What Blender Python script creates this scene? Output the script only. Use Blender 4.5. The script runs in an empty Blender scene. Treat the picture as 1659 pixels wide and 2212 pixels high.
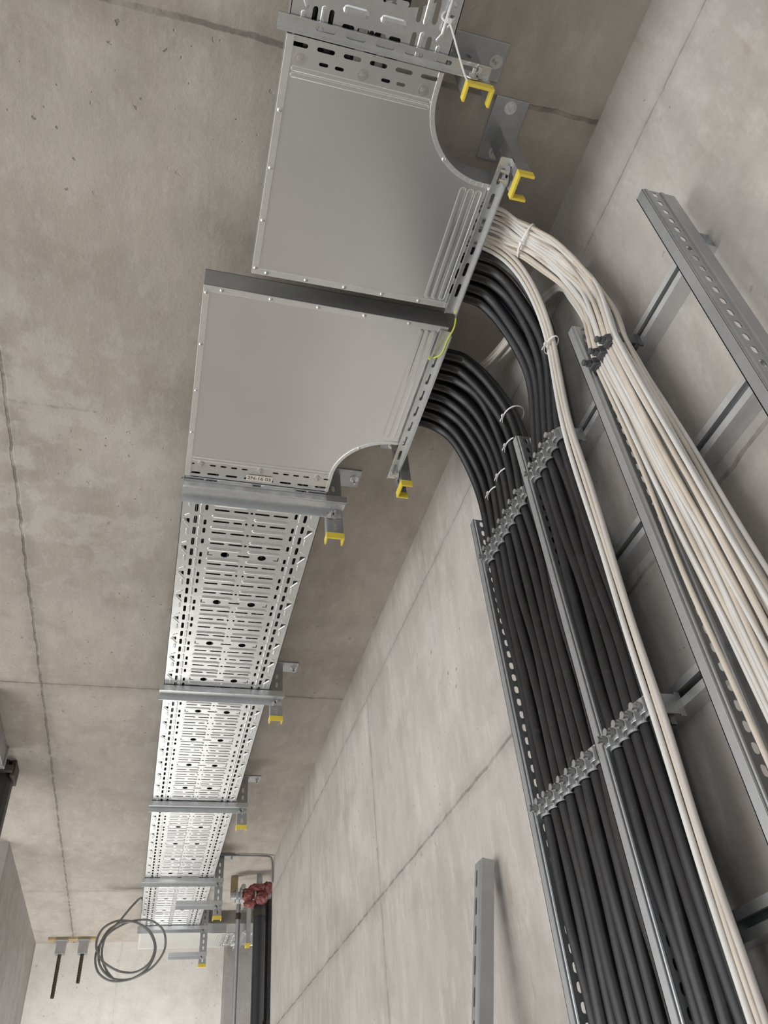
import bpy, math, random, bmesh
from mathutils import Vector, Matrix
random.seed(7)
sc = bpy.context.scene
COL = sc.collection
try:
    sc.view_settings.view_transform = 'Standard'
except Exception:
    pass

# ------------------------------------------------------------ materials
def new_mat(name):
    m = bpy.data.materials.new(name); m.use_nodes = True
    nt = m.node_tree; b = nt.nodes['Principled BSDF']
    return m, nt, b

def nd(nt, t, **kw):
    n = nt.nodes.new(t)
    for k, v in kw.items(): setattr(n, k, v)
    return n

def mth(nt, op, a, b=None, clamp=False):
    n = nt.nodes.new('ShaderNodeMath'); n.operation = op; n.use_clamp = clamp
    for i, x in enumerate((a, b)):
        if x is None: continue
        if isinstance(x, (int, float)): n.inputs[i].default_value = x
        else: nt.links.new(x, n.inputs[i])
    return n.outputs[0]

def mixc(nt, f, a, b):
    n = nt.nodes.new('ShaderNodeMix'); n.data_type = 'RGBA'
    for i, x in ((0, f), (6, a), (7, b)):
        if isinstance(x, (int, float)): n.inputs[i].default_value = x
        elif isinstance(x, tuple): n.inputs[i].default_value = (*x, 1)
        else: nt.links.new(x, n.inputs[i])
    return n.outputs[2]

def ramp(nt, x, lo, hi):
    n = nt.nodes.new('ShaderNodeMapRange'); n.interpolation_type = 'SMOOTHSTEP'
    nt.links.new(x, n.inputs[0]); n.inputs[1].default_value = lo; n.inputs[2].default_value = hi
    return n.outputs[0]

def noise(nt, vec, scale, detail=4, rough=.55):
    n = nt.nodes.new('ShaderNodeTexNoise'); n.inputs['Scale'].default_value = scale
    n.inputs['Detail'].default_value = detail; n.inputs['Roughness'].default_value = rough
    nt.links.new(vec, n.inputs['Vector']); return n.outputs['Fac']

def concrete(name, c1, c2, cl, joints=(), stain=None, rough=.75, patch=.3, stretch=(1, 1, 1), rust=0.0, damp=.42, pit=.6):
    m, nt, b = new_mat(name)
    g = nd(nt, 'ShaderNodeNewGeometry'); P = g.outputs['Position']
    sp = nd(nt, 'ShaderNodeSeparateXYZ'); nt.links.new(P, sp.inputs[0])
    mp = nd(nt, 'ShaderNodeMapping'); nt.links.new(P, mp.inputs[0]); mp.inputs['Scale'].default_value = stretch
    S = mp.outputs[0]
    big = noise(nt, P, 1.1, 5, .6); med = noise(nt, S, 5, 7, .68); fine = noise(nt, P, 70, 4, .7)
    pat = noise(nt, P, 1.9, 8, .62)
    strk = noise(nt, S, 11, 6, .7)
    blot = noise(nt, P, 2.3, 7, .66)
    col = mixc(nt, ramp(nt, big, .3, .7), c1, c2)
    col = mixc(nt, mth(nt, 'MULTIPLY', ramp(nt, pat, .48, .60), patch), col, cl)
    col = mixc(nt, mth(nt, 'MULTIPLY', ramp(nt, blot, .52, .62), damp), col, (c1[0]*.68, c1[1]*.65, c1[2]*.62))
    col = mixc(nt, mth(nt, 'MULTIPLY', ramp(nt, med, .38, .72), .42), col, tuple(x*.60 for x in c1))
    col = mixc(nt, mth(nt, 'MULTIPLY', ramp(nt, strk, .50, .66), .36), col, cl)
    col = mixc(nt, mth(nt, 'MULTIPLY', ramp(nt, fine, .3, .8), .24), col, tuple(x*.6 for x in c1))
    if rust:
        rm = mth(nt, 'MULTIPLY', ramp(nt, noise(nt, S, 7, 3, .5), .68, .76), rust)
        col = mixc(nt, rm, col, (.30, .20, .13))
    pits = noise(nt, P, 34, 2, .5)
    pm = ramp(nt, pits, .70, .75)
    gate = ramp(nt, noise(nt, P, 1.9, 2), .47, .60)
    pm = mth(nt, 'MULTIPLY', pm, gate)
    col = mixc(nt, mth(nt, 'MULTIPLY', pm, pit), col, tuple(x*.3 for x in c1))
    wob = mth(nt, 'MULTIPLY', mth(nt, 'SUBTRACT', noise(nt, P, 9, 5, .65), .5), .026)
    tot = None
    for j in joints:
        ax, pos, w, strg = j[:4]
        d = mth(nt, 'ABSOLUTE', mth(nt, 'ADD', mth(nt, 'SUBTRACT', sp.outputs[ax], pos), wob))
        mk = mth(nt, 'SUBTRACT', 1.0, ramp(nt, d, w*.35, w))
        halo = mth(nt, 'MULTIPLY', mth(nt, 'SUBTRACT', 1.0, ramp(nt, d, w, w*7)), .30)
        mk = mth(nt, 'MULTIPLY', mth(nt, 'MAXIMUM', mk, halo), strg)
        if len(j) > 4:
            a2, lo, hi = j[4]
            mk = mth(nt, 'MULTIPLY', mk, mth(nt, 'GREATER_THAN', sp.outputs[a2], lo))
            mk = mth(nt, 'MULTIPLY', mk, mth(nt, 'LESS_THAN', sp.outputs[a2], hi))
        tot = mk if tot is None else mth(nt, 'MAXIMUM', tot, mk)
    if tot is not None:
        brk = mth(nt, 'ADD', mth(nt, 'MULTIPLY', ramp(nt, noise(nt, P, 14, 3), .3, .6), .6), .4)
        tot = mth(nt, 'MULTIPLY', tot, brk)
        col = mixc(nt, mth(nt, 'MULTIPLY', tot, .85), col, tuple(x*.33 for x in c1))
    if stain:
        cx, cy, rx, ry = stain
        dx = mth(nt, 'MULTIPLY', mth(nt, 'SUBTRACT', sp.outputs[0], cx), 1/rx)
        dy = mth(nt, 'MULTIPLY', mth(nt, 'SUBTRACT', sp.outputs[1], cy), 1/ry)
        dd = mth(nt, 'ADD', mth(nt, 'MULTIPLY', dx, dx), mth(nt, 'MULTIPLY', dy, dy))
        mm = mth(nt, 'SUBTRACT', 1.0, ramp(nt, dd, .2, 1.0))
        mm = mth(nt, 'MULTIPLY', mm, ramp(nt, noise(nt, P, 6, 7, .65), .48, .58))
        col = mixc(nt, mth(nt, 'MULTIPLY', mm, .34), col, (.60, .58, .55))
    nt.links.new(col, b.inputs['Base Color'])
    b.inputs['Roughness'].default_value = rough
    b.inputs['Specular IOR Level'].default_value = .3
    h = mth(nt, 'ADD', mth(nt, 'MULTIPLY', fine, .25), mth(nt, 'MULTIPLY', med, .6))
    if tot is not None: h = mth(nt, 'SUBTRACT', h, mth(nt, 'MULTIPLY', tot, 1.2))
    h = mth(nt, 'SUBTRACT', h, pm)
    bp = nd(nt, 'ShaderNodeBump'); bp.inputs['Strength'].default_value = .5; bp.inputs['Distance'].default_value = .007
    nt.links.new(h, bp.inputs['Height']); nt.links.new(bp.outputs[0], b.inputs['Normal'])
    return m

def metal(name, c, rough=.38, met=.9, var=.12, spangle=.18, rv=.2):
    m, nt, b = new_mat(name)
    g = nd(nt, 'ShaderNodeNewGeometry'); P = g.outputs['Position']
    n1 = noise(nt, P, 6, 5, .6)
    col = mixc(nt, ramp(nt, n1, .3, .75), tuple(min(1, x*(1+var)) for x in c), tuple(x*(1-var) for x in c))
    if spangle:
        v = nd(nt, 'ShaderNodeTexVoronoi'); v.inputs['Scale'].default_value = 90
        nt.links.new(P, v.inputs['Vector'])
        s = nd(nt, 'ShaderNodeSeparateColor'); nt.links.new(v.outputs['Color'], s.inputs[0])
        col = mixc(nt, mth(nt, 'MULTIPLY', s.outputs[0], spangle), col, tuple(x*.7 for x in c))
    nt.links.new(col, b.inputs['Base Color'])
    b.inputs['Metallic'].default_value = met
    if rv:
        r = mth(nt, 'ADD', mth(nt, 'MULTIPLY', n1, rv), rough-rv/2)
        nt.links.new(r, b.inputs['Roughness'])
    else: b.inputs['Roughness'].default_value = rough
    return m

def plain(name, c, rough=.5, met=0, var=.15, scale=12, dust=None):
    m, nt, b = new_mat(name)
    g = nd(nt, 'ShaderNodeNewGeometry'); P = g.outputs['Position']
    n1 = noise(nt, P, scale, 4, .6)
    col = mixc(nt, ramp(nt, n1, .3, .7), tuple(min(1, x*(1+var)) for x in c), tuple(x*(1-var) for x in c))
    if dust:
        d = mth(nt, 'MULTIPLY', ramp(nt, noise(nt, P, 45, 5, .7), .56, .70), .6)
        col = mixc(nt, d, col, dust)
    nt.links.new(col, b.inputs['Base Color'])
    b.inputs['Roughness'].default_value = rough; b.inputs['Metallic'].default_value = met
    return m

CEIL_J = [(1, .69, .011, 1.0), (1, 4.01, .008, .95), (1, 7.6, .010, .5), (0, -.67, .010, 1.0), (1, 2.02, .007, .55, (0, -9, -.35)),
          (0, -2.4, .012, .8), (1, -2.6, .012, .8)]
WALL_J = [(2, 1.93, .006, .65), (2, .985, .008, .95), (2, .05, .008, .6), (1, 3.5, .006, .85, (2, .05, 1.93)),
          (1, 2.45, .005, .35, (2, 1.6, 2.2)), (1, 5.1, .005, .6), (1, .2, .006, .5)]
M_ceil = concrete('concrete_ceiling', (.49, .447, .395), (.41, .375, .333), (.575, .54, .495), CEIL_J, stain=(-.8, 2.3, 1.0, 1.1), patch=.34, stretch=(1.6, .6, 1), rust=.15, damp=.40, pit=.55)
M_wall = concrete('concrete_wall', (.52, .489, .457), (.445, .418, .390), (.625, .60, .572), WALL_J, patch=.38, stretch=(1, 1.7, .55), rust=.3, damp=.42)
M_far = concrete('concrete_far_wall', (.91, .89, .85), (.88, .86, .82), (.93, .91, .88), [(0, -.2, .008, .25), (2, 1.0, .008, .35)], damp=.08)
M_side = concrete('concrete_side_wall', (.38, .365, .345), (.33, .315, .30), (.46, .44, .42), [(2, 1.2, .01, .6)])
M_floor = concrete('concrete_floor', (.60, .575, .545), (.52, .5, .475), (.68, .66, .63), [])
M_galv = metal('galvanized_sheet', (.73, .75, .76), .33, .90, .06, .2, .14)
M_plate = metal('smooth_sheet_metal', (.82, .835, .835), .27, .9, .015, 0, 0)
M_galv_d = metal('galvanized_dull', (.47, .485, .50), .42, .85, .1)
M_rail = metal('rail_steel', (.46, .475, .49), .40, .8, .1)
M_strut = metal('strut_steel', (.70, .72, .73), .3, .75, .05)
M_rim = metal('sheet_rim', (.84, .85, .845), .34, .8, .04, .1, .1)
M_bolt = metal('zinc_bolt', (.72, .72, .72), .28, .95, spangle=0)
M_yel = plain('yellow_plastic', (.78, .61, .07), .45, var=.06)
M_black = plain('black_cable_sheath', (.010, .010, .012), .38, var=.3, scale=25, dust=(.040, .037, .036))
M_clamp = metal('clamp_steel', (.42, .43, .44), .4, .8)
M_clampd = metal('clamp_dark', (.12, .12, .125), .45, .5)
M_white = plain('white_cable_sheath', (.68, .665, .64), .45, var=.05)
M_beige = plain('beige_cable_sheath', (.62, .56, .48), .5, var=.06)
M_pinkw = plain('pale_cable_sheath', (.56, .52, .48), .5, var=.05)
M_tie = plain('white_nylon', (.78, .78, .76), .4, var=.03)
M_grayc = plain('grey_cable_sheath', (.23, .235, .23), .5)
M_red = plain('red_wrap_film', (.22, .06, .055), .5, var=.5, scale=30, dust=(.42, .28, .26))
M_green = plain('yellow_green_wire', (.50, .58, .06), .45)
M_sticker = plain('paper_sticker', (.75, .71, .64), .7, var=.04)
M_ink = plain('ink', (.03, .03, .04), .7)
M_pipe = plain('black_pipe_paint', (.03, .03, .033), .4)
M_wood = plain('timber_yellow', (.42, .33, .18), .7)
M_dark = plain('dark_rod', (.08, .068, .055), .5, met=.5)

# ------------------------------------------------------------ mesh helpers
class MB:
    def __init__(s): s.v = []; s.f = []
    def add(s, verts, faces, fn=None):
        o = len(s.v)
        for p in verts: s.v.append(Vector(fn(p)) if fn else Vector(p))
        for f in faces: s.f.append(tuple(i+o for i in f))
    def box(s, a, b, fn=None):
        x0, y0, z0 = a; x1, y1, z1 = b
        v = [(x0,y0,z0),(x1,y0,z0),(x1,y1,z0),(x0,y1,z0),(x0,y0,z1),(x1,y0,z1),(x1,y1,z1),(x0,y1,z1)]
        f = [(0,3,2,1),(4,5,6,7),(0,1,5,4),(1,2,6,5),(2,3,7,6),(3,0,4,7)]
        s.add(v, f, fn)
    def prism(s, poly, h0, h1, fn=None):
        n = len(poly)
        v = [(p[0], p[1], h0) for p in poly] + [(p[0], p[1], h1) for p in poly]
        f = [tuple(range(n-1, -1, -1)), tuple(range(n, 2*n))] + [(i, (i+1) % n, n+(i+1) % n, n+i) for i in range(n)]
        s.add(v, f, fn)
    def cyl(s, c, axis, r, h, n=16, r2=None, fn=None):
        ax = Vector(axis).normalized(); t = ax.orthogonal().normalized(); u = ax.cross(t); c = Vector(c)
        r2 = r if r2 is None else r2
        v = [c+(t*math.cos(2*math.pi*i/n)+u*math.sin(2*math.pi*i/n))*r for i in range(n)] + \
            [c+ax*h+(t*math.cos(2*math.pi*i/n)+u*math.sin(2*math.pi*i/n))*r2 for i in range(n)]
        f = [tuple(range(n-1, -1, -1)), tuple(range(n, 2*n))] + [(i, (i+1) % n, n+(i+1) % n, n+i) for i in range(n)]
        s.add(v, f, fn)
    def rib(s, p, q, w, h, z, fn=None, dn=-1):
        p = Vector(p); q = Vector(q); d = (q-p).normalized(); n = Vector((-d.y, d.x))
        prof = [(-1, 0), (-.7, .75), (0, 1), (.7, .75), (1, 0)]
        L = (q-p).length
        sta = [(0, .15, 0), (.4*w, .8, .75), (w, 1, 1), (L-w, 1, 1), (L-.4*w, .8, .75), (L, .15, 0)]
        vs = []
        for (t, sw, sh) in sta:
            for (a, b) in prof:
                pt = p+d*t+n*(a*w*sw)
                vs.append((pt.x, pt.y, z+dn*h*b*sh))
        fs = []
        k = len(prof)
        for i in range(len(sta)-1):
            for j in range(k-1):
                fs.append((i*k+j, i*k+j+1, (i+1)*k+j+1, (i+1)*k+j))
        s.add(vs, fs, fn)

def tag(o, label=None, category=None, group=None, kind=None):
    if label: o['label'] = label
    if category: o['category'] = category
    if group: o['group'] = group
    if kind: o['kind'] = kind
    return o

def empty(name, loc, **kw):
    e = bpy.data.objects.new(name, None); e.location = loc; e.empty_display_size = .05
    COL.objects.link(e); tag(e, **kw); return e

def mobj(name, mb, mat, parent=None, smooth=False, bevel=0, center=True, **kw):
    if parent is not None: c = parent.location.copy()
    elif center:
        xs = [v.x for v in mb.v]; ys = [v.y for v in mb.v]; zs = [v.z for v in mb.v]
        c = Vector(((min(xs)+max(xs))/2, (min(ys)+max(ys))/2, (min(zs)+max(zs))/2))
    else: c = Vector((0, 0, 0))
    me = bpy.data.meshes.new(name)
    me.from_pydata([tuple(v-c) for v in mb.v], [], mb.f); me.update()
    bm = bmesh.new(); bm.from_mesh(me); bmesh.ops.recalc_face_normals(bm, faces=bm.faces); bm.to_mesh(me); bm.free()
    me.materials.append(mat)
    if smooth:
        me.polygons.foreach_set('use_smooth', [True]*len(me.polygons))
    o = bpy.data.objects.new(name, me); COL.objects.link(o)
    if parent is not None: o.parent = parent
    else: o.location = c
    if bevel:
        bv = o.modifiers.new('bevel', 'BEVEL'); bv.width = bevel; bv.segments = 2; bv.limit_method = 'ANGLE'
    tag(o, **kw)
    return o

def stadium(cx, cy, L, w, ang=0, n=5):
    pts = []
    h = (L-w)/2; r = w/2
    for i in range(n+1):
        a = -math.pi/2+math.pi*i/n; pts.append((h+r*math.cos(a), r*math.sin(a)))
    for i in range(n+1):
        a = math.pi/2+math.pi*i/n; pts.append((-h+r*math.cos(a), r*math.sin(a)))
    c, s_ = math.cos(ang), math.sin(ang)
    return [(cx+x*c-y*s_, cy+x*s_+y*c) for x, y in pts]

def circle(cx, cy, r, n=14):
    return [(cx+r*math.cos(2*math.pi*i/n), cy+r*math.sin(2*math.pi*i/n)) for i in range(n)]

def plate(outline, holes, t):
    cu = bpy.data.curves.new('tmp', 'CURVE'); cu.dimensions = '2D'; cu.fill_mode = 'BOTH'; cu.extrude = t/2
    for loop in [outline]+holes:
        sp = cu.splines.new('POLY'); sp.points.add(len(loop)-1)
        for i, p in enumerate(loop): sp.points[i].co = (p[0], p[1], 0, 1)
        sp.use_cyclic_u = True
    ob = bpy.data.objects.new('tmp', cu); COL.objects.link(ob)
    dg = bpy.context.evaluated_depsgraph_get(); dg.update()
    me = bpy.data.meshes.new_from_object(ob.evaluated_get(dg))
    v = [tuple(x.co) for x in me.vertices]; f = [tuple(p.vertices) for p in me.polygons]
    bpy.data.objects.remove(ob); bpy.data.curves.remove(cu); bpy.data.meshes.remove(me)
    return v, f

def catmull(pts, n=10, smooth=0):
    P = [Vector(p) for p in pts]; P = [P[0]*2-P[1]]+P+[P[-1]*2-P[-2]]
    out = []
    for i in range(1, len(P)-2):
        p0, p1, p2, p3 = P[i-1:i+3]
        for k in range(n):
            t = k/n
            out.append(.5*((2*p1)+(-p0+p2)*t+(2*p0-5*p1+4*p2-p3)*t*t+(-p0+3*p1-3*p2+p3)*t**3))
    out.append(P[-2])
    for _ in range(smooth):
        out = [out[0]]+[(out[i-1]+out[i]*2+out[i+1])/4 for i in range(1, len(out)-1)]+[out[-1]]
    return out

def tube(mb, path, r, n=10):
    k = len(path); prev = None; vs = []
    for i, p in enumerate(path):
        t = (path[min(i+1, k-1)]-path[max(i-1, 0)]).normalized()
        if prev is None: u = t.orthogonal().normalized()
        else:
            u = prev-t*prev.dot(t); u.normalize()
        prev = u; w = t.cross(u)
        for j in range(n):
            a = 2*math.pi*j/n; vs.append(p+(u*math.cos(a)+w*math.sin(a))*r)
    fs = [(i*n+j, i*n+(j+1) % n, (i+1)*n+(j+1) % n, (i+1)*n+j) for i in range(k-1) for j in range(n)]
    fs += [tuple(range(n-1, -1, -1)), tuple(range((k-1)*n, k*n))]
    mb.add(vs, fs)

def cable(name, pts, r, mat, n=10, sub=8, smooth=0, **kw):
    mb = MB(); path = catmull(pts, sub, smooth); tube(mb, path, r, n)
    mobj(name, mb, mat, smooth=True, **kw)
    return path

def hexbolt(mb, c, d, r=.009, washer=True, stud=.0, h=.007):
    d = Vector(d).normalized(); c = Vector(c)
    if washer: mb.cyl(c, d, r*1.75, .002, 16)
    mb.cyl(c+d*.002, d, r, h, 6)
    if stud: mb.cyl(c+d*(h+.002), d, r*.5, stud, 8)
    else: mb.cyl(c+d*(h+.002), d, r*.6, .002, 8, r*.3)

# ------------------------------------------------------------ camera
f = 1683.4; cx, cy = 829.5, 1106.0
d1 = Vector((237-cx, 2655-cy, f)); d2 = Vector((630-cx, -800-cy, f))
Yc = d1.normalized(); Zc = (d2-Yc*d2.dot(Yc)).normalized(); Xc = Yc.cross(Zc)
right = Vector((Xc.x, Yc.x, Zc.x)); down = Vector((Xc.y, Yc.y, Zc.y)); fwd = Vector((Xc.z, Yc.z, Zc.z))
R = Matrix((right, -down, -fwd)).transposed()
cam = bpy.data.cameras.new('camera'); co = bpy.data.objects.new('camera', cam); COL.objects.link(co)
co.matrix_world = R.to_4x4(); cam.sensor_fit = 'VERTICAL'; cam.sensor_height = 36; cam.lens = 36*f/2212
cam.clip_start = .02; sc.camera = co

ZC = 2.2; XW = .975; ZF = -1.6
# ------------------------------------------------------------ structure
def struct(name, a, b, mat):
    mb = MB(); mb.box(a, b); return mobj(name, mb, mat, kind='structure')
struct('ceiling', (-6, -4, ZC), (4, 9.6, ZC+.25), M_ceil)
struct('floor', (-6, -4, ZF-.2), (4, 9.6, ZF), M_floor)
struct('wall_right', (XW, -4, ZF), (XW+.24, 6.78, ZC), M_wall)
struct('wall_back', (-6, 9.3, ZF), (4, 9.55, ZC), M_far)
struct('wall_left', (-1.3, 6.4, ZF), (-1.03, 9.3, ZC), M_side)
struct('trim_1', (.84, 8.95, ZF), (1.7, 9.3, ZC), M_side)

# ------------------------------------------------------------ bracket (hanger + arm)
def bracket(hx, hy, ad, L, zb=1.86, w=.085, zt=1.995, plate_off=.03, flat=False, label='', lower=None):
    u = Vector((ad[0], ad[1], 0)); v = Vector((0, 1, 0)) if abs(ad[0]) > .5 else Vector((1, 0, 0))
    root = empty('cable_tray_bracket', (hx, hy, ZC), label=label, category='bracket', group='ceiling brackets carrying the cable tray')
    O = Vector((hx, hy, 0))
    def fn(p): return O+u*p[0]+v*p[1]+Vector((0, 0, p[2]))
    def fnz(p): return O+u*p[0]+v*p[2]+Vector((0, 0, p[1]))
    mb = MB()
    hol = [stadium(0, z, .03, .013, math.pi/2) for z in [zb+.05+.05*i for i in range(int((ZC-zb-.07)/.05))]]
    vv, ff = plate([(-.03, zb), (.03, zb), (.03, ZC-.006), (-.03, ZC-.006)], hol, .003)
    mb.add(vv, ff, fnz)
    for s in (-1, 1):
        mb.box((s*.03-.0015, 0, zb), (s*.03+.0015, .036, ZC-.006), fn)
    mobj('hanger_profile', mb, M_galv_d, root)
    mb = MB()
    c0 = -plate_off
    mb.box((c0-.085, -.035, ZC-.007), (c0+.085, .06, ZC), fn)
    mobj('ceiling_plate', mb, M_galv_d, root, bevel=.0015)
    for s in (-1, 1):
        mb = MB(); hexbolt(mb, fn((c0+s*.062, .012, ZC-.007)), (0, 0, -1), .010, True, .018); mobj('anchor_bolt', mb, M_bolt, root)
    mb = MB()
    mb.prism([(-.0345, -.004), (.0345, -.004), (.0345, .039), (.0280, .039), (.0280, .003), (-.0280, .003), (-.0280, .039), (-.0345, .039)], zb-.003, zb+.024, fn)
    mobj('end_cap', mb, M_yel, root, bevel=.001, label='yellow plastic end cap')
    def arm(zt, L, w, start=-.03):
        mb = MB()
        z = zt; t = .003
        if flat:
            hl = [stadium(x, -w*.5, .045, .010) for x in [start+.05+.07*i for i in range(int((L-start-.05)/.07))]]
            vv, ff = plate([(start, -w), (L, -w), (L, 0), (start, 0)], hl, .003)
            mb.add(vv, ff, lambda p: fn((p[0], p[1], z+p[2])))
            mb.box((start, -.003, z-.022), (L, 0, z), fn)
            mb.box((start, -w, z-.006), (L, -w+.003, z), fn)
        else:
            pr = [(-w, z-.030), (-w, z), (-w*.72, z), (-w*.66, z-.012), (-w*.36, z-.012), (-w*.30, z), (-.003, z), (-.003, z-.040)]
            inn = [(-w+t, z-.030), (-w+t, z-t), (-w*.72-t*.8, z-t), (-w*.66-t*.4, z-.012-t), (-w*.36+t*.4, z-.012-t), (-w*.30+t*.8, z-t), (-.003-t, z-t), (-.003-t, z-.040)]
            for i in range(len(pr)-1):
                q = [pr[i], pr[i+1], inn[i+1], inn[i]]
                mb.prism(q, start, L, lambda p: O+u*p[2]+v*p[0]+Vector((0, 0, p[1])))
        mobj('support_arm', mb, M_galv, root)
        for dz, uu in ((-.015, .0), (-.030, .018)):
            mb = MB(); hexbolt(mb, fn((uu, -.0065, zt+dz)), tuple(-v), .009, True, .012); mobj('bolt', mb, M_bolt, root)
    arm(zt, L, w)
    if lower: arm(lower[0], lower[1], w)
    return root

bl = 'galvanized steel ceiling bracket with yellow end cap under the cable tray'
bracket(.545, .592, (-1, 0), .48, zb=1.93, w=.030, flat=True, label='galvanized ceiling bracket with yellow cap and dangling white cable tie')
bracket(.53, 2.18, (-1, 0), .57, label='galvanized ceiling bracket with yellow cap below the tray bend')
bracket(.535, 3.67, (-1, 0), .59, zb=1.875, label=bl)
bracket(.535, 5.14, (-1, 0), .59, label=bl)
bracket(.535, 6.66, (-1, 0), .59, zb=1.72, lower=(1.83, .32), label='galvanized ceiling bracket carrying two arms one above another')
bracket(.535, 8.0, (-1, 0), .59, zb=1.68, lower=(1.78, .3), label='galvanized ceiling bracket carrying two arms one above another')
bracket(.705, .785, (0, 1), .45, zb=1.90, w=.035, zt=1.99, plate_off=.02, flat=True, label='galvanized ceiling bracket with yellow cap beside the smaller tray bend')
bracket(.715, 1.93, (0, -1), .63, zb=1.90, w=.035, zt=1.99, plate_off=-.01, flat=True, label='galvanized ceiling bracket with yellow cap beside the larger tray bend')
bracket(.93, 8.13, (0, 1), .6, zb=1.86, w=.06, label=bl)

# ------------------------------------------------------------ trays
ML = .34
def tray_module(W):
    out = [(0, 0), (W, 0), (W, ML), (0, ML)]
    hol = []; ribs = []
    pk = ML/5
    for k in range(5):
        y = pk*(k+.5)
        for x in (.055, W-.055): hol.append(stadium(x, y, .046, .012, math.pi/2, 4))
        for x in (.092, W-.092): hol.append(stadium(x, y+(.010 if k % 2 else -.008), .032, .011, math.pi/2, 4))
        ribs.append(((.074, y-.028), (.074, y+.028), .006, .0022)); ribs.append(((W-.074, y-.028), (W-.074, y+.028), .006, .0022))
    a, b = .118, W-.118; m = W/2; s = (b-a)
    for k in range(5):
        y = pk*(k+.5)
        if k == 1:
            hol.append(circle(a+s*.24, y, .017)); hol.append(circle(a+s*.76, y, .017))
            hol.append(stadium(m, y, .05, .010, 0, 4))
            hol.append([(a+.0, y-.012), (a+.004, y-.012), (a+.004, y+.006), (a+.02, y+.006), (a+.02, y+.011), (a, y+.011)])
            hol.append([(b-.02, y+.006), (b-.004, y+.006), (b-.004, y-.012), (b, y-.012), (b, y+.011), (b-.02, y+.011)])
        elif k == 3:
            hol.append(stadium(a+s*.12, y, s*.22, .010, 0, 4)); hol.append(stadium(b-s*.12, y, s*.22, .010, 0, 4))
            for xx in (m-.013, m+.013): hol.append(stadium(xx, y, .014, .009, math.pi/2, 3))
            hol.append(stadium(a+s*.34, y, s*.12, .010, 0, 4)); hol.append(stadium(b-s*.34, y, s*.12, .010, 0, 4))
        else:
            for q in (.11, .36, .64, .89): hol.append(stadium(a+s*q, y, s*.20, .010, 0, 4))
            hol.append(circle(m, y, .006, 8))
    for k in range(5):
        y = pk*k+.003
        if k == 0: y = .012
        ribs.append(((a-.004, y), (m-.012, y), .010, .004)); ribs.append(((m+.012, y), (b+.004, y), .010, .004))
    for y in (.02, .19):
        for x0, sgn in ((.008, 1), (W-.008, -1)):
            hol.append([(x0+sgn*.004, y+.045), (x0+sgn*.026, y+.075), (x0+sgn*.026, y+.045)])
            ribs.append(((x0+sgn*.002, y+.055), (x0+sgn*.030, y+.10), .005, .0022))
            ribs.append(((x0+sgn*.030, y+.015), (x0+sgn*.006, y+.03), .005, .0022))
            ribs.append(((x0+sgn*.022, y+.105), (x0+sgn*.022, y+.145), .006, .0022))
    vv, ff = plate(out, hol, .002)
    return vv, ff, ribs

mod_cache = {}
def tray(x0, W, y0, y1, z=2.0, axis='y', label='', hgt=.08):
    key = round(W, 3)
    if key not in mod_cache: mod_cache[key] = tray_module(W)
    vv, ff, ribs = mod_cache[key]
    if axis == 'y':
        T = lambda p: (x0+p[0], y0+p[1], z+p[2])
        loc = (x0+W/2, (y0+y1)/2, z)
    else:
        T = lambda p: (y0+p[1], x0+p[0], z+p[2])
        loc = ((y0+y1)/2, x0+W/2, z)
    root = empty('perforated_cable_tray', loc, label=label, category='cable tray', group='perforated cable tray run')
    mb = MB(); L = y1-y0; nmod = max(1, round(L/ML)); sc_ = L/(nmod*ML)
    for i in range(nmod):
        mb.add(vv, ff, lambda p, i=i: T((p[0], (p[1]+i*ML)*sc_, p[2])))
        for p, q, w, h in ribs:
            mb.rib((p[0], (p[1]+i*ML)*sc_), (q[0], (q[1]+i*ML)*sc_), w, h, -.001, T)
    mobj('tray_base', mb, M_galv, root)
    for xx, s in ((0, 1), (W, -1)):
        mb = MB(); mb.box((xx, 0, -.001), (xx+s*.002, L, hgt), T); mb.box((xx, 0, hgt-.002), (xx+s*.015, L, hgt), T)
        mobj('side_wall', mb, M_galv, root)
tl = 'galvanized perforated steel cable tray with embossed slots hung under the ceiling'
tray(-.037, .522, 2.085, 5.085, label=tl)
tray(-.037, .522, 5.09, 7.99, label=tl)
tray(.09, .377, -.9, .598, label='narrower galvanized perforated tray joining the smaller bend')
tray(8.2, .5, .76, 2.26, axis='x', label='perforated cable tray turning off around the wall corner')

# ------------------------------------------------------------ elbows
rivet_me = None
def rivet(parent, loc, r=.0055):
    global rivet_me
    if rivet_me is None:
        mb = MB(); mb.cyl((0, 0, 0), (0, 0, -1), .006, .0018, 12, .0055); mb.cyl((0, 0, -.0018), (0, 0, -1), .0055, .002, 12, .0025)
        o = mobj('rivet', mb, M_bolt, center=False); rivet_me = o.data; bpy.data.objects.remove(o)
    o = bpy.data.objects.new('rivet', rivet_me); COL.objects.link(o); o.parent = parent
    o.location = Vector(loc)-parent.location
    return o

def strip(mb, path, off, z0, z1):
    n = len(path); P = [Vector(p) for p in path]; Q = []
    for i in range(n):
        if i == 0: d = (P[1]-P[0]).normalized(); q = P[0]+Vector((-d.y, d.x))*off
        elif i == n-1: d = (P[-1]-P[-2]).normalized(); q = P[-1]+Vector((-d.y, d.x))*off
        else:
            a = (P[i]-P[i-1]).normalized(); b = (P[i+1]-P[i]).normalized()
            na = Vector((-a.y, a.x)); nb = Vector((-b.y, b.x)); m = (na+nb); m = m/m.length
            q = P[i]+m*(off/max(.3, m.dot(na)))
        Q.append(q)
    for i in range(n-1):
        mb.prism([P[i], P[i+1], Q[i+1], Q[i]], z0, z1)

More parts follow.
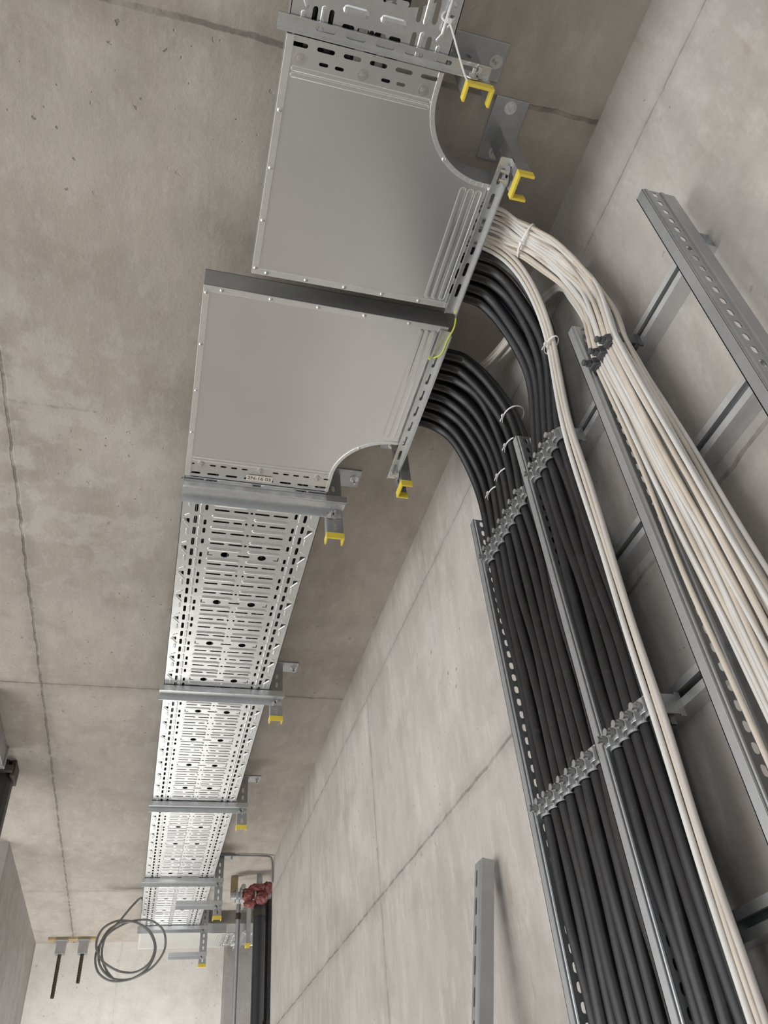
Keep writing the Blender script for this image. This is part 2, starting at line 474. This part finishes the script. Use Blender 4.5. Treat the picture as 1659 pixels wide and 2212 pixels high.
def elbow(x0, x1, ys, yo, xe, r, s, dr, label, z=2.0, hgt=.08, rv=True, sb=.062):
    acx, acy = x1+r, ys+dr*s
    arc = [(acx-r*math.cos(t), acy+dr*r*math.sin(t)) for t in [math.pi/2*i/16 for i in range(17)]]
    yi = acy+dr*r
    outer = [(x0, ys), (x0, yo), (xe, yo)]
    inner = [(x1, ys)]+arc+[(xe, yi)]
    outl = outer+list(reversed(inner))
    root = empty('tray_elbow', ((x0+xe)/2, (ys+yo)/2, z), label=label, category='cable tray bend')
    W = x1-x0
    hol = []
    ya = ys+dr*.018
    nsl = int(W/.062)
    for i in range(nsl):
        hol.append(stadium(x0+W*(i+.5)/nsl, ya, .042, .010))
    yb = ys+dr*sb
    bx = [x0+W*.10, x0+W*.5, x0+W*.9]
    ns = int(W/.036)
    for i in range(ns):
        xx = x0+W*(i+.5)/ns
        if min(abs(xx-b) for b in bx) > .02: hol.append(stadium(xx, yb, .022, .008))
    ya_, yb_ = min(yi, yo)+.04, max(yi, yo)-.04
    no = int((yb_-ya_)/.05)
    for i in range(no): hol.append(stadium(xe-.014, ya_+(yb_-ya_)*(i+.5)/no, .034, .008, math.pi/2))
    vv, ff = plate(outl, hol, .003)
    mb = MB(); mb.add(vv, ff, lambda p: (p[0], p[1], p[2]+z))
    lo, hi = min(yi, yo)+.022, max(yi, yo)-.022
    for xx in (xe-.036, xe-.058, xe-.080): mb.rib((xx, lo), (xx, hi), .0095, .0013, z-.0015)
    for k in (sb+.022, sb+.036): mb.rib((x0+.02, ys+dr*k), (x1-.012, ys+dr*k), .006, .0014, z-.0015)
    mobj('base_plate', mb, M_plate, root)
    sgn_o = -dr
    mb = MB(); strip(mb, outer, sgn_o*.018, z-.0045, z-.0015); mobj('outer_rim', mb, M_rim, root, bevel=.0008)
    mb = MB(); strip(mb, inner, dr*.012, z-.0045, z-.0015); mobj('inner_rim', mb, M_rim, root, bevel=.0008)
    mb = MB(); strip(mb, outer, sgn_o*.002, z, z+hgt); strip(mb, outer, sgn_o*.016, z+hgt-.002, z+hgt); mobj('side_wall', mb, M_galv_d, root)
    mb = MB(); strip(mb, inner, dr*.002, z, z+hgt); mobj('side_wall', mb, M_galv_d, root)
    if rv:
        n = 4
        for i in range(n): rivet(root, (x0+.009, ys+(yo-ys)*(.27+.70*i/(n-1)-.0), z-.0045))
        for i in range(5): rivet(root, (x0+(xe-x0)*(.07+.19*i), yo-dr*.009, z-.0045))
        rivet(root, (arc[9][0]-.006, arc[9][1]+dr*.004, z-.0045)); rivet(root, (xe-.012, yi+dr*.012, z-.0045))
        for b in bx:
            mb = MB(); hexbolt(mb, (b, yb, z-.002), (0, 0, -1), .0075, True, .004, .005); mobj('bolt', mb, M_bolt, root)
    return root

e1 = elbow(.09, .467, .602, 1.225, .685, .185, .048, 1, 'smaller smooth galvanized tray bend with rounded inner corner', sb=.048)
e2 = elbow(-.037, .485, 2.08, 1.29, .705, .19, .09, -1, 'larger smooth galvanized tray bend with riveted rim and sticker')
e3 = elbow(-.037, .485, 8.0, 8.72, .755, .17, .03, 1, 'smooth galvanized tray bend at the far end of the run', rv=False)

mb = MB(); mb.box((.178, 2.038, 1.9945), (.272, 2.066, 1.9955)); st = mobj('sticker', mb, M_sticker, e2, label='small paper sticker with handwriting')
tc = bpy.data.curves.new('txt', 'FONT'); tc.body = '2N-16 03'; tc.size = .022; tc.align_x = 'CENTER'; tc.align_y = 'CENTER'; tc.extrude = .0002
to = bpy.data.objects.new('txt', tc); COL.objects.link(to)
dg = bpy.context.evaluated_depsgraph_get(); me = bpy.data.meshes.new_from_object(to.evaluated_get(dg))
mb = MB(); mb.add([tuple(v.co) for v in me.vertices], [tuple(p.vertices) for p in me.polygons], lambda p: (.225+p[0], 2.052-p[1], 1.9942-p[2]))
bpy.data.objects.remove(to)
mobj('sticker_writing', mb, M_ink, e2)

# ------------------------------------------------------------ wall struts (horizontal channels)
XF = .934
for z in (1.42, 1.04, .675, .288, -.1, -.48, -.86, -1.24):
    mb = MB(); H = .025
    pr = [(XW, z-H), (XW, z+H), (XF, z+H), (XF, z+.008), (XF+.007, z+.008), (XF+.007, z+.010), (XF+.003, z+.010), (XF+.003, z+H-.003), (XW-.003, z+H-.003),
          (XW-.003, z-H+.003), (XF+.003, z-H+.003), (XF+.003, z-.010), (XF+.007, z-.010), (XF+.007, z-.008), (XF, z-.008), (XF, z-H)]
    mb.prism(pr, .606, 1.712, lambda p: (p[0], p[2], p[1]))
    mobj('strut_channel', mb, M_strut, label='horizontal galvanized strut channel fixed to the concrete wall', category='channel', group='strut channels on the wall')

# ------------------------------------------------------------ vertical perforated rails
ztop = 1.575; zbot = ZF+.02
pitch = .036; XR = .855; RD = XF-XR
rv_, rf_ = plate([(0, 0), (RD, 0), (RD, pitch), (0, pitch)], [stadium(.026, pitch/2, .021, .012, math.pi/2, 5)], .002)
RY = (.621, .977, 1.349, 1.712)
for y, lb in zip(RY, ('bare perforated steel ladder rail standing vertically on the wall',
              'perforated steel ladder rail beside the white cable bundle',
              'perforated steel ladder rail between the black cable groups',
              'outer perforated steel ladder rail beside the black cables')):
    mb = MB(); x0 = XR; yw = y-.024
    n = int((ztop-zbot)/pitch)
    for i in range(n):
        mb.add(rv_, rf_, lambda p, i=i: (x0+p[0], yw+p[2], ztop-pitch*(i+1)+p[1]))
    zb = ztop-pitch*n
    mb.box((x0, yw, zb), (x0+.002, y, ztop))
    mb.box((x0, y-.002, zb), (x0+.012, y, ztop))
    mb.box((x0+RD-.002, yw, zb), (x0+RD, y, ztop))
    mb.rib((x0+.008, zb), (x0+.008, ztop), .004, .003, 0, lambda p: (p[0], yw-.001+p[2], p[1]))
    mb.rib((x0+.046, zb), (x0+.046, ztop), .006, .004, 0, lambda p: (p[0], yw-.001+p[2], p[1]))
    mobj('perforated_rail', mb, M_rail, label=lb, category='cable ladder rail', group='vertical ladder rails on the wall')

# ------------------------------------------------------------ cables
rB = .0158
paths_low = []; paths_up = []
def wig(a): return random.uniform(-a, a)
def black(y0, yc, zx, xc, exitx, grp, lab, xt, yend, dy):
    sg = 1 if yend > y0 else -1
    pts = []
    L = abs(yend-y0); nn = max(3, int(L/.7))
    for i in range(nn):
        pts.append((xt+wig(.004), yend+(y0+sg*dy-yend)*i/nn, zx))
    pts += [(xt, y0+sg*dy, zx), (xt+dy*.35, y0+sg*dy*.32, zx), (min(xt+dy*.95, exitx-.05), y0+sg*.004, zx)]
    q = wig(.007); q2 = wig(.010)
    pts += [(exitx, y0, zx), (exitx+.070, y0+.04*(yc-y0)+q*.6, zx-.030), (exitx+.125+wig(.006), y0+.16*(yc-y0)+q, zx-.110+wig(.008)), (xc+.016, y0+.40*(yc-y0)+q2, zx-.28),
           (xc+.014, y0+.78*(yc-y0)+q2*.5, 1.58), (xc, yc, 1.43), (xc, yc, 1.38)]
    for zz in (1.2, 1.02, .84, .66, .45, .25, .0, -.12, -.5, -.88, -1.2, -1.55):
        a = 0.001 if zz in (.66, -.12, -.88) else .011
        pts.append((xc+wig(a*.4), yc+wig(a), zz))
    return cable('black_power_cable', pts, rB, M_black, 12, 7, smooth=10, label=lab, category='cable', group=grp)
low_y = [1.372+.0408*k for k in range(8)]
for k, yc in enumerate(low_y):
    y0 = 1.405+.042*k
    paths_low.append(black(y0, yc, 2.022, .882, .735, 'black cables from the larger bend', 'thick black power cable curving from tray down the wall', .005+.058*k, 7.95, .22))
    black(y0+.018, yc+.012, 2.057, .912, .745, 'black cables from the larger bend', 'thick black power cable curving from tray down the wall', .034+.058*k, 7.95, .2)
up_y = [1.162+.0355*k for k in range(5)]
for k, yc in enumerate(up_y):
    y0 = 1.04+.037*k
    paths_up.append(black(y0, yc, 2.022, .882, .72, 'black cables from the smaller bend', 'thick black power cable from the smaller bend down the wall', .34-.05*k, -.85, .2))
    if k > 1: black(y0+.010, yc+.003, 2.057, .912, .73, 'black cables from the smaller bend', 'thick black power cable from the smaller bend down the wall', .31-.045*k, -.85, .18)

for k in range(3):
    y0 = .99+.014*k; yc = 1.080+.016*k; xx = .853+.004*(k % 2)
    pts = [(.55, y0, 2.01), (.73, y0, 2.01), (.83, y0+.025, 1.93), (.875, y0+.06, 1.74), (.868, yc-.008, 1.54), (xx, yc, 1.36)]
    for zz in (1.2, 1.0, .8, .6, .4, .2, 0, -.5, -1.0, -1.55): pts.append((xx+wig(.002), yc+.030*min(1, (1.36-zz)/1.0)+wig(.004), zz))
    cable('thin_pale_cable', pts, .0060, (M_pinkw, M_beige, M_white)[k], 8, 6, smooth=6, label='thin pale cable running beside the black cables', category='cable', group='thin pale cables')

mats = [M_white, M_white, M_beige, M_white, M_beige, M_beige, M_white]
NW = 42
for k in range(NW):
    row = k % 4; c = k//4
    yc = .848+.0090*c+(.004 if row % 2 == 1 else 0)+wig(.002); xc = .868+.0110*row+wig(.003)
    far = k % 5 in (1, 3)
    cc = c-5
    sh = random.choice((-1, 1))*random.uniform(0, .016)
    y0 = .950+cc*.0100+wig(.008)
    lo = wig(.010)
    if not far:
        pts = [(.56, y0, 2.010+.011*row), (.73, y0+wig(.004), 2.010+.011*row), (.765, .955+cc*.0090+wig(.006), 1.997+wig(.006)), (.815, .948+cc*.0085+wig(.007)+lo, 1.955+wig(.012)), (.853+wig(.008), .937+cc*.0085+wig(.006)+lo, 1.885), (.885+wig(.010), .924+cc*.0085+wig(.006)+lo*.7, 1.79), (.900+wig(.008), .908+cc*.0086+wig(.004), 1.66), (xc+.008, yc+wig(.004), 1.52)]
    else:
        pts = [(.60, 1.56+.005*k, 2.06), (.74, 1.54+.005*k, 2.06), (.88+wig(.015), 1.47+wig(.03), 2.04+wig(.02)), (.92+wig(.014), 1.3+wig(.02), 2.01+wig(.02)), (.93, 1.15+wig(.015), 1.97+wig(.018)), (.933, 1.03+wig(.014), 1.90+wig(.02)), (.92, .96+cc*.008, 1.80), (.908, .92+cc*.0085, 1.66), (xc+.012, yc, 1.52)]
    pts.append((xc, yc, 1.42)); pts.append((xc, yc, 1.38))
    fan = cc*.0034; ph = wig(.009); w0 = random.uniform(1.5, 3.5)
    for zz in (1.2, 1.0, .8, .6, .4, .2, 0, -.5, -1.0, -1.55):
        t = min(1, (1.39-zz)/.9)
        pts.append((xc+wig(.007), yc-.052*t+fan*t+ph*math.sin(zz*w0+k)*min(1, t*2)+sh*t+wig(.002), zz))
    beige = mats[k % 7] is M_beige
    cable('thin_beige_cable' if beige else 'thin_white_cable', pts, .0049, mats[k % 7], 8, 6, smooth=14,
              label='thin beige data cable in the bundle along the wall' if beige else 'thin white data cable in the bundle along the wall',
              category='cable', group='white and beige cable bundle')

def tie(c, t, ra, rb, updir, lab='white nylon tie strapped around the cables'):
    c = Vector(c); t = Vector(t).normalized(); a = Vector(updir); a = (a-t*a.dot(t)).normalized(); b = t.cross(a)
    mb = MB(); n = 28; vs = []; fs = []
    for i in range(n):
        an = 2*math.pi*i/n
        for (rr, hh) in ((0, -.0025), (.0016, -.0025), (.0016, .0025), (0, .0025)):
            vs.append(c+a*math.cos(an)*(ra+rr)+b*math.sin(an)*(rb+rr)+t*hh)
    for i in range(n):
        for j in range(4): fs.append((i*4+j, i*4+(j+1) % 4, ((i+1) % n)*4+(j+1) % 4, ((i+1) % n)*4+j))
    mb.add(vs, fs)
    hc = c-b*(rb+.002)
    def fn(p): return hc+a*p[0]+b*p[1]+t*p[2]
    mb.box((-.004, -.004, -.004), (.004, .002, .004), fn); mb.box((.004, -.002, -.002), (.022, -.001, .002), fn)
    mobj('cable_tie', mb, M_tie, label=lab, category='cable tie', group='white cable ties')

def near(path, z):
    for i in range(len(path)-1):
        if path[i].z >= z >= path[i+1].z and path[i].x > .75: return i
    return len(path)//3
for k, z in ((0, 1.72), (1, 1.64), (3, 1.60), (5, 1.58)):
    i = near(paths_low[k], z); p = paths_low[k][i]; q = paths_low[k][i+1]
    tie(p+Vector((.014, .01, .0)), q-p, .040, .032, (0, 1, 0))
tie((.812, .948, 1.957), (.6, 0, -.6), .050, .024, (0, 1, 0))
tie((.872, 1.07, 1.66), (0, .1, -1), .030, .014, (0, 1, 0))
tie((.93, 1.14, 1.965), (.0, -1, -.5), .026, .026, (1, 0, 0))

# ------------------------------------------------------------ cable clamps
def clamp(y, z, x_front=.864, hw=.018, x_back=XF, mat=None, hh=.020):
    mat = mat or M_clamp
    root = empty('cable_clamp', (x_back, y, z), label='steel saddle clamp with screw holding cables to the strut' if mat is M_clamp else 'dark saddle clamp gripping the white cable bundle', category='cable clamp', group='cable clamps across the cables')
    mb = MB(); path = [(x_back, y-hw)]
    n = 10
    for i in range(n+1):
        a = math.pi*i/n; path.append((x_front+.014-.014*math.sin(a), y-hw*math.cos(a)))
    path.append((x_back, y+hw))
    n0 = len(path)
    P = [Vector(p) for p in path]
    cen = Vector(((x_front+x_back)/2, y))
    Q = []
    for i in range(n0):
        d = (P[min(i+1, n0-1)]-P[max(i-1, 0)]).normalized(); nn = Vector((-d.y, d.x))
        if nn.dot(P[i]-cen) < 0: nn = -nn
        Q.append(P[i]+nn*.0026)
    for i in range(n0-1): mb.prism([P[i], P[i+1], Q[i+1], Q[i]], z-hh, z+hh)
    for s in (-1, 1):
        mb.prism([(x_back-.012, y+s*(hw-.001)), (x_back, y+s*(hw-.001)), (x_back, y+s*(hw+.003)), (x_back-.012, y+s*(hw+.003))], z-hh-.004, z+hh+.004)
    mobj('saddle_strap', mb, mat, root)
    mb = MB(); mb.prism([(x_front+.002, y-.015), (x_front-.010, y-.010), (x_front-.012, y-.004), (x_front-.012, y+.004), (x_front-.010, y+.010), (x_front+.002, y+.015), (x_front+.005, y+.012), (x_front+.005, y-.012)], z-hh*.75, z+hh*.75)
    mobj('pressure_pad', mb, mat, root, bevel=.0015)
    mb = MB(); mb.cyl((x_front-.002, y, z), (-1, 0, 0), .0050, .026, 8); mb.cyl((x_front-.012, y, z), (-1, 0, 0), .0095, .008, 6)
    mb.cyl((x_front-.026, y, z), (-1, 0, 0), .0075, .005, 10)
    mobj('screw', mb, mat, root)
for zz in (1.40, .655, -.12, -.88):
    for y in low_y: clamp(y, zz)
    for y in up_y: clamp(y, zz, hw=.0165)
for zz in (1.40, -.1):
    for y in (.868, .901, .934): clamp(y, zz, x_front=.860, hw=.0155, mat=M_clampd, hh=.015)

# ------------------------------------------------------------ leaning channel profile
top = Vector((.925, 2.225, .72)); slope = .19; Lp = (top.z-ZF)*math.sqrt(1+slope**2)-.005
axd = Vector((-slope, 0, -1)).normalized(); nrm = Vector((-1, 0, slope)).normalized()
mb = MB(); hol = []
n = int(Lp/.075)
for i in range(n): hol.append(stadium(.014, .045+.075*i, .048, .013, math.pi/2))
vv, ff = plate([(-.03, 0), (.03, 0), (.03, Lp), (-.03, Lp)], hol, .003)
def lf(p): return top+Vector((0, p[0], 0))+axd*p[1]+nrm*p[2]
mb.add(vv, ff, lf)
for s in (-1, 1):
    mb.box((s*.03-.0015, 0, -.035), (s*.03+.0015, Lp, .0015), lf)
    mb.box((min(s*.03, s*.02), 0, -.036), (max(s*.03, s*.02), Lp, -.033), lf)
mb.rib((-.010, .002), (-.010, Lp-.002), .005, .004, .0015, lf, dn=1)
mobj('slotted_channel', mb, M_galv_d, label='loose slotted steel channel leaning upright against the concrete wall', category='metal profile')

# ------------------------------------------------------------ earth wire, hanging tie
cable('earth_wire', [(.60, 1.20, 2.02), (.69, 1.215, 1.995), (.712, 1.26, 1.975), (.706, 1.32, 1.972), (.700, 1.37, 1.965), (.68, 1.42, 2.0)], .0030, M_green, 8, 8,
      label='yellow-green earth wire bridging the two tray bends', category='wire')
mb = MB(); tube(mb, catmull([(.44, .49, 1.985), (.455, .51, 1.97), (.475, .54, 1.95), (.50, .575, 1.94), (.512, .588, 1.94)], 8), .0022, 6)
tube(mb, catmull([(.455, .49, 2.0), (.44, .495, 1.985), (.425, .49, 1.99), (.43, .48, 2.0)], 6), .0025, 6)
mb.box((.436, .485, 1.978), (.446, .495, 1.986))
mobj('cable_tie', mb, M_tie, smooth=False, label='long loose white nylon tie dangling from the narrow tray', category='cable tie', group='white cable ties')
mb = MB(); mb.cyl((.44, .30, 1.985), (-.02, 1, 0), .005, .22, 10)
mobj('threaded_rod', mb, M_bolt, label='thin metal rod tied under the narrow tray', category='rod')

# ------------------------------------------------------------ coil of grey cable
pts = [(-.02, 7.5, 2.05), (-.05, 7.52, 2.12), (-.12, 7.54, 2.06), (-.22, 7.55, 1.93)]
for i in range(3*12+4):
    a = math.radians(150)+2*math.pi*i/12; lp = i/12
    rr = .228+.026*math.sin(lp*2.1)+.022*math.sin(a*2+lp)
    pts.append((-.11+.035*math.sin(lp*2.4)+rr*math.cos(a), 7.55+.02*math.sin(i*.7), 1.735+.03*math.cos(lp*3)+rr*math.sin(a)*1.02))
cable('coiled_cable', pts, .0092, M_grayc, 8, 4, label='loose coil of grey cable hanging from the end of the tray', category='cable')

# ------------------------------------------------------------ threaded rods with plate
mb = MB(); mb.box((-.90, 9.06, ZC-.022), (-.45, 9.14, ZC)); mobj('mounting_plank', mb, M_wood, bevel=.002, label='yellowish mounting strip on the ceiling holding two rods', category='mounting strip')
for x, zb in ((-.77, 1.68), (-.56, 1.80)):
    root = empty('hanging_rod', (x, 9.1, ZC-.022), label='dark threaded rod with square coupling hanging from ceiling', category='rod', group='hanging threaded rods')
    mb = MB(); mb.cyl((x, 9.1, ZC-.06), (0, 0, -1), .017, ZC-.06-zb, 12)
    for i in range(14): mb.cyl((x, 9.1, zb+.02+i*.022), (0, 0, 1), .020, .010, 12, .017)
    mobj('rod', mb, M_dark, root)
    mb = MB(); mb.box((x-.045, 9.06, ZC-.15), (x+.045, 9.14, ZC-.022)); mb.box((x-.06, 9.05, ZC-.035), (x+.06, 9.15, ZC-.022)); mobj('coupling', mb, M_galv_d, root, bevel=.004)

# ------------------------------------------------------------ pipes at the wall corner
def pipe(x, y, r, zt, lab, mat=M_pipe, name='black_pipe', cat='pipe', cols=True):
    root = empty(name, (x, y, ZF), label=lab, category=cat)
    mb = MB(); mb.cyl((x, y, ZF), (0, 0, 1), r, zt-ZF, 24); mobj('pipe_tube', mb, mat, root)
    for z in ((zt-.12, zt-1.0, zt-1.9) if cols else (zt-1.2,)):
        mb = MB(); mb.cyl((x, y, z), (0, 0, 1), r*1.12, .05, 24); mobj('pipe_collar', mb, M_dark, root)
pipe(.925, 7.18, .048, 1.99, 'black vertical riser pipe at the end of the wall')
pipe(1.03, 7.24, .048, 2.08, 'black vertical riser pipe at the end of the wall')
pipe(.765, 7.30, .020, 2.0, 'slim grey vertical pipe beside the black risers', M_galv_d, 'slim_pipe')
pipe(-1.03, 5.08, .155, ZC, 'wide black vertical drain pipe reaching the ceiling', M_pipe, 'drain_pipe', cols=False)
root = empty('pipe_bracket', (-.885, 5.03, 2.15), label='grey steel bracket holding the black drain pipe', category='bracket')
mb = MB(); mb.box((-.89, 4.98, 2.10), (-.865, 5.14, ZC)); mb.box((-.97, 4.91, 2.10), (-.87, 4.94, 2.14)); mobj('bracket_body', mb, M_dark, root, bevel=.003)
root = empty('ceiling_duct', (-1.2, 4.4, ZC), label='grey sheet metal duct box fixed under the ceiling', category='duct')
mb = MB(); mb.box((-1.5, 4.10, 2.08), (-.905, 4.80, ZC)); mobj('duct_body', mb, M_galv_d, root, bevel=.004)
for ya in (4.08, 4.79):
    mb = MB(); mb.box((-1.51, ya, 2.07), (-.895, ya+.03, ZC)); mobj('duct_flange', mb, M_galv_d, root, bevel=.002)

root = empty('wrapped_valve', (.92, 7.16, 2.03), label='pipe valve wrapped in dull red film below the ceiling', category='valve')
def lump(c, s, seed):
    bm = bmesh.new(); bmesh.ops.create_icosphere(bm, subdivisions=3, radius=1)
    rnd = random.Random(seed)
    ph = [Vector((rnd.uniform(-9, 9), rnd.uniform(-9, 9), rnd.uniform(-9, 9))) for _ in range(6)]
    for v in bm.verts:
        k = 1+sum(abs(math.sin(v.co.dot(p)+i)) for i, p in enumerate(ph))*.12-.4
        v.co = Vector((v.co.x*s[0]*k, v.co.y*s[1]*k, v.co.z*s[2]*k))+Vector(c)
    vs = [v.co.copy() for v in bm.verts]; fs = [tuple(v.index for v in f_.verts) for f_ in bm.faces]; bm.free()
    return vs, fs
mb = MB()
for c, s, sd in (((.90, 7.13, 2.08), (.07, .05, .035), 1), ((.825, 7.14, 2.03), (.05, .045, .05), 2), ((.99, 7.15, 2.08), (.05, .045, .055), 3), ((.935, 7.12, 2.0), (.055, .045, .045), 5), ((.84, 7.14, 1.96), (.05, .03, .03), 9)):
    mb.add(*lump(c, s, sd))
mobj('red_wrapping', mb, M_red, root, label='crumpled dull red film')
mb = MB(); mb.cyl((.68, 7.16, 2.03), (1, 0, 0), .03, .34, 20); mb.cyl((.92, 7.16, 2.0), (0, 0, 1), .025, .2, 16)
for xx in (.72, .755, .875): mb.cyl((xx, 7.16, 2.03), (1, 0, 0), .06, .014, 20)
mb.cyl((.775, 7.12, 2.08), (0, -1, 0), .02, .05, 12)
mobj('valve_body', mb, M_galv_d, root)
mb = MB(); mb.box((.68, 7.19, 2.05), (.74, 7.23, 2.2)); mobj('valve_bracket', mb, M_wood, root, bevel=.002)
cable('grey_conduit', [(.50, 6.62, 2.186), (.65, 6.63, 2.186), (.85, 6.64, 2.186), (.93, 6.66, 2.186), (.955, 6.68, 2.16), (.962, 6.69, 2.10), (.964, 6.70, 2.0)], .008, M_grayc, 8, 8, label='thin grey conduit crossing from tray to wall', category='conduit')

# ------------------------------------------------------------ light
w = bpy.data.worlds.new('world'); sc.world = w; w.use_nodes = True
bg = w.node_tree.nodes['Background']; bg.inputs[0].default_value = (.97, .98, 1, 1); bg.inputs[1].default_value = 1.15
def area(name, loc, tgt, sx, sy, e, col=(1, 1, 1)):
    l = bpy.data.lights.new(name, 'AREA'); l.shape = 'RECTANGLE'; l.size = sx; l.size_y = sy; l.energy = e; l.color = col
    o = bpy.data.objects.new(name, l); COL.objects.link(o); o.location = loc
    o.rotation_euler = (Vector(tgt)-Vector(loc)).to_track_quat('-Z', 'Y').to_euler(); return o
area('side_fill_light', (-5, 3.0, -.2), (.9, 3.3, 1.1), 8, 2.8, 225, (1, .985, .965))  # added soft fill from the open left side for directional shading, no window there
area('far_wall_fill_light', (-.4, 7.9, -1.35), (-.4, 9.3, .9), 1.4, 1.2, 115, (1, .985, .96))  # added fill near the floor, out of view, to brighten the back wall
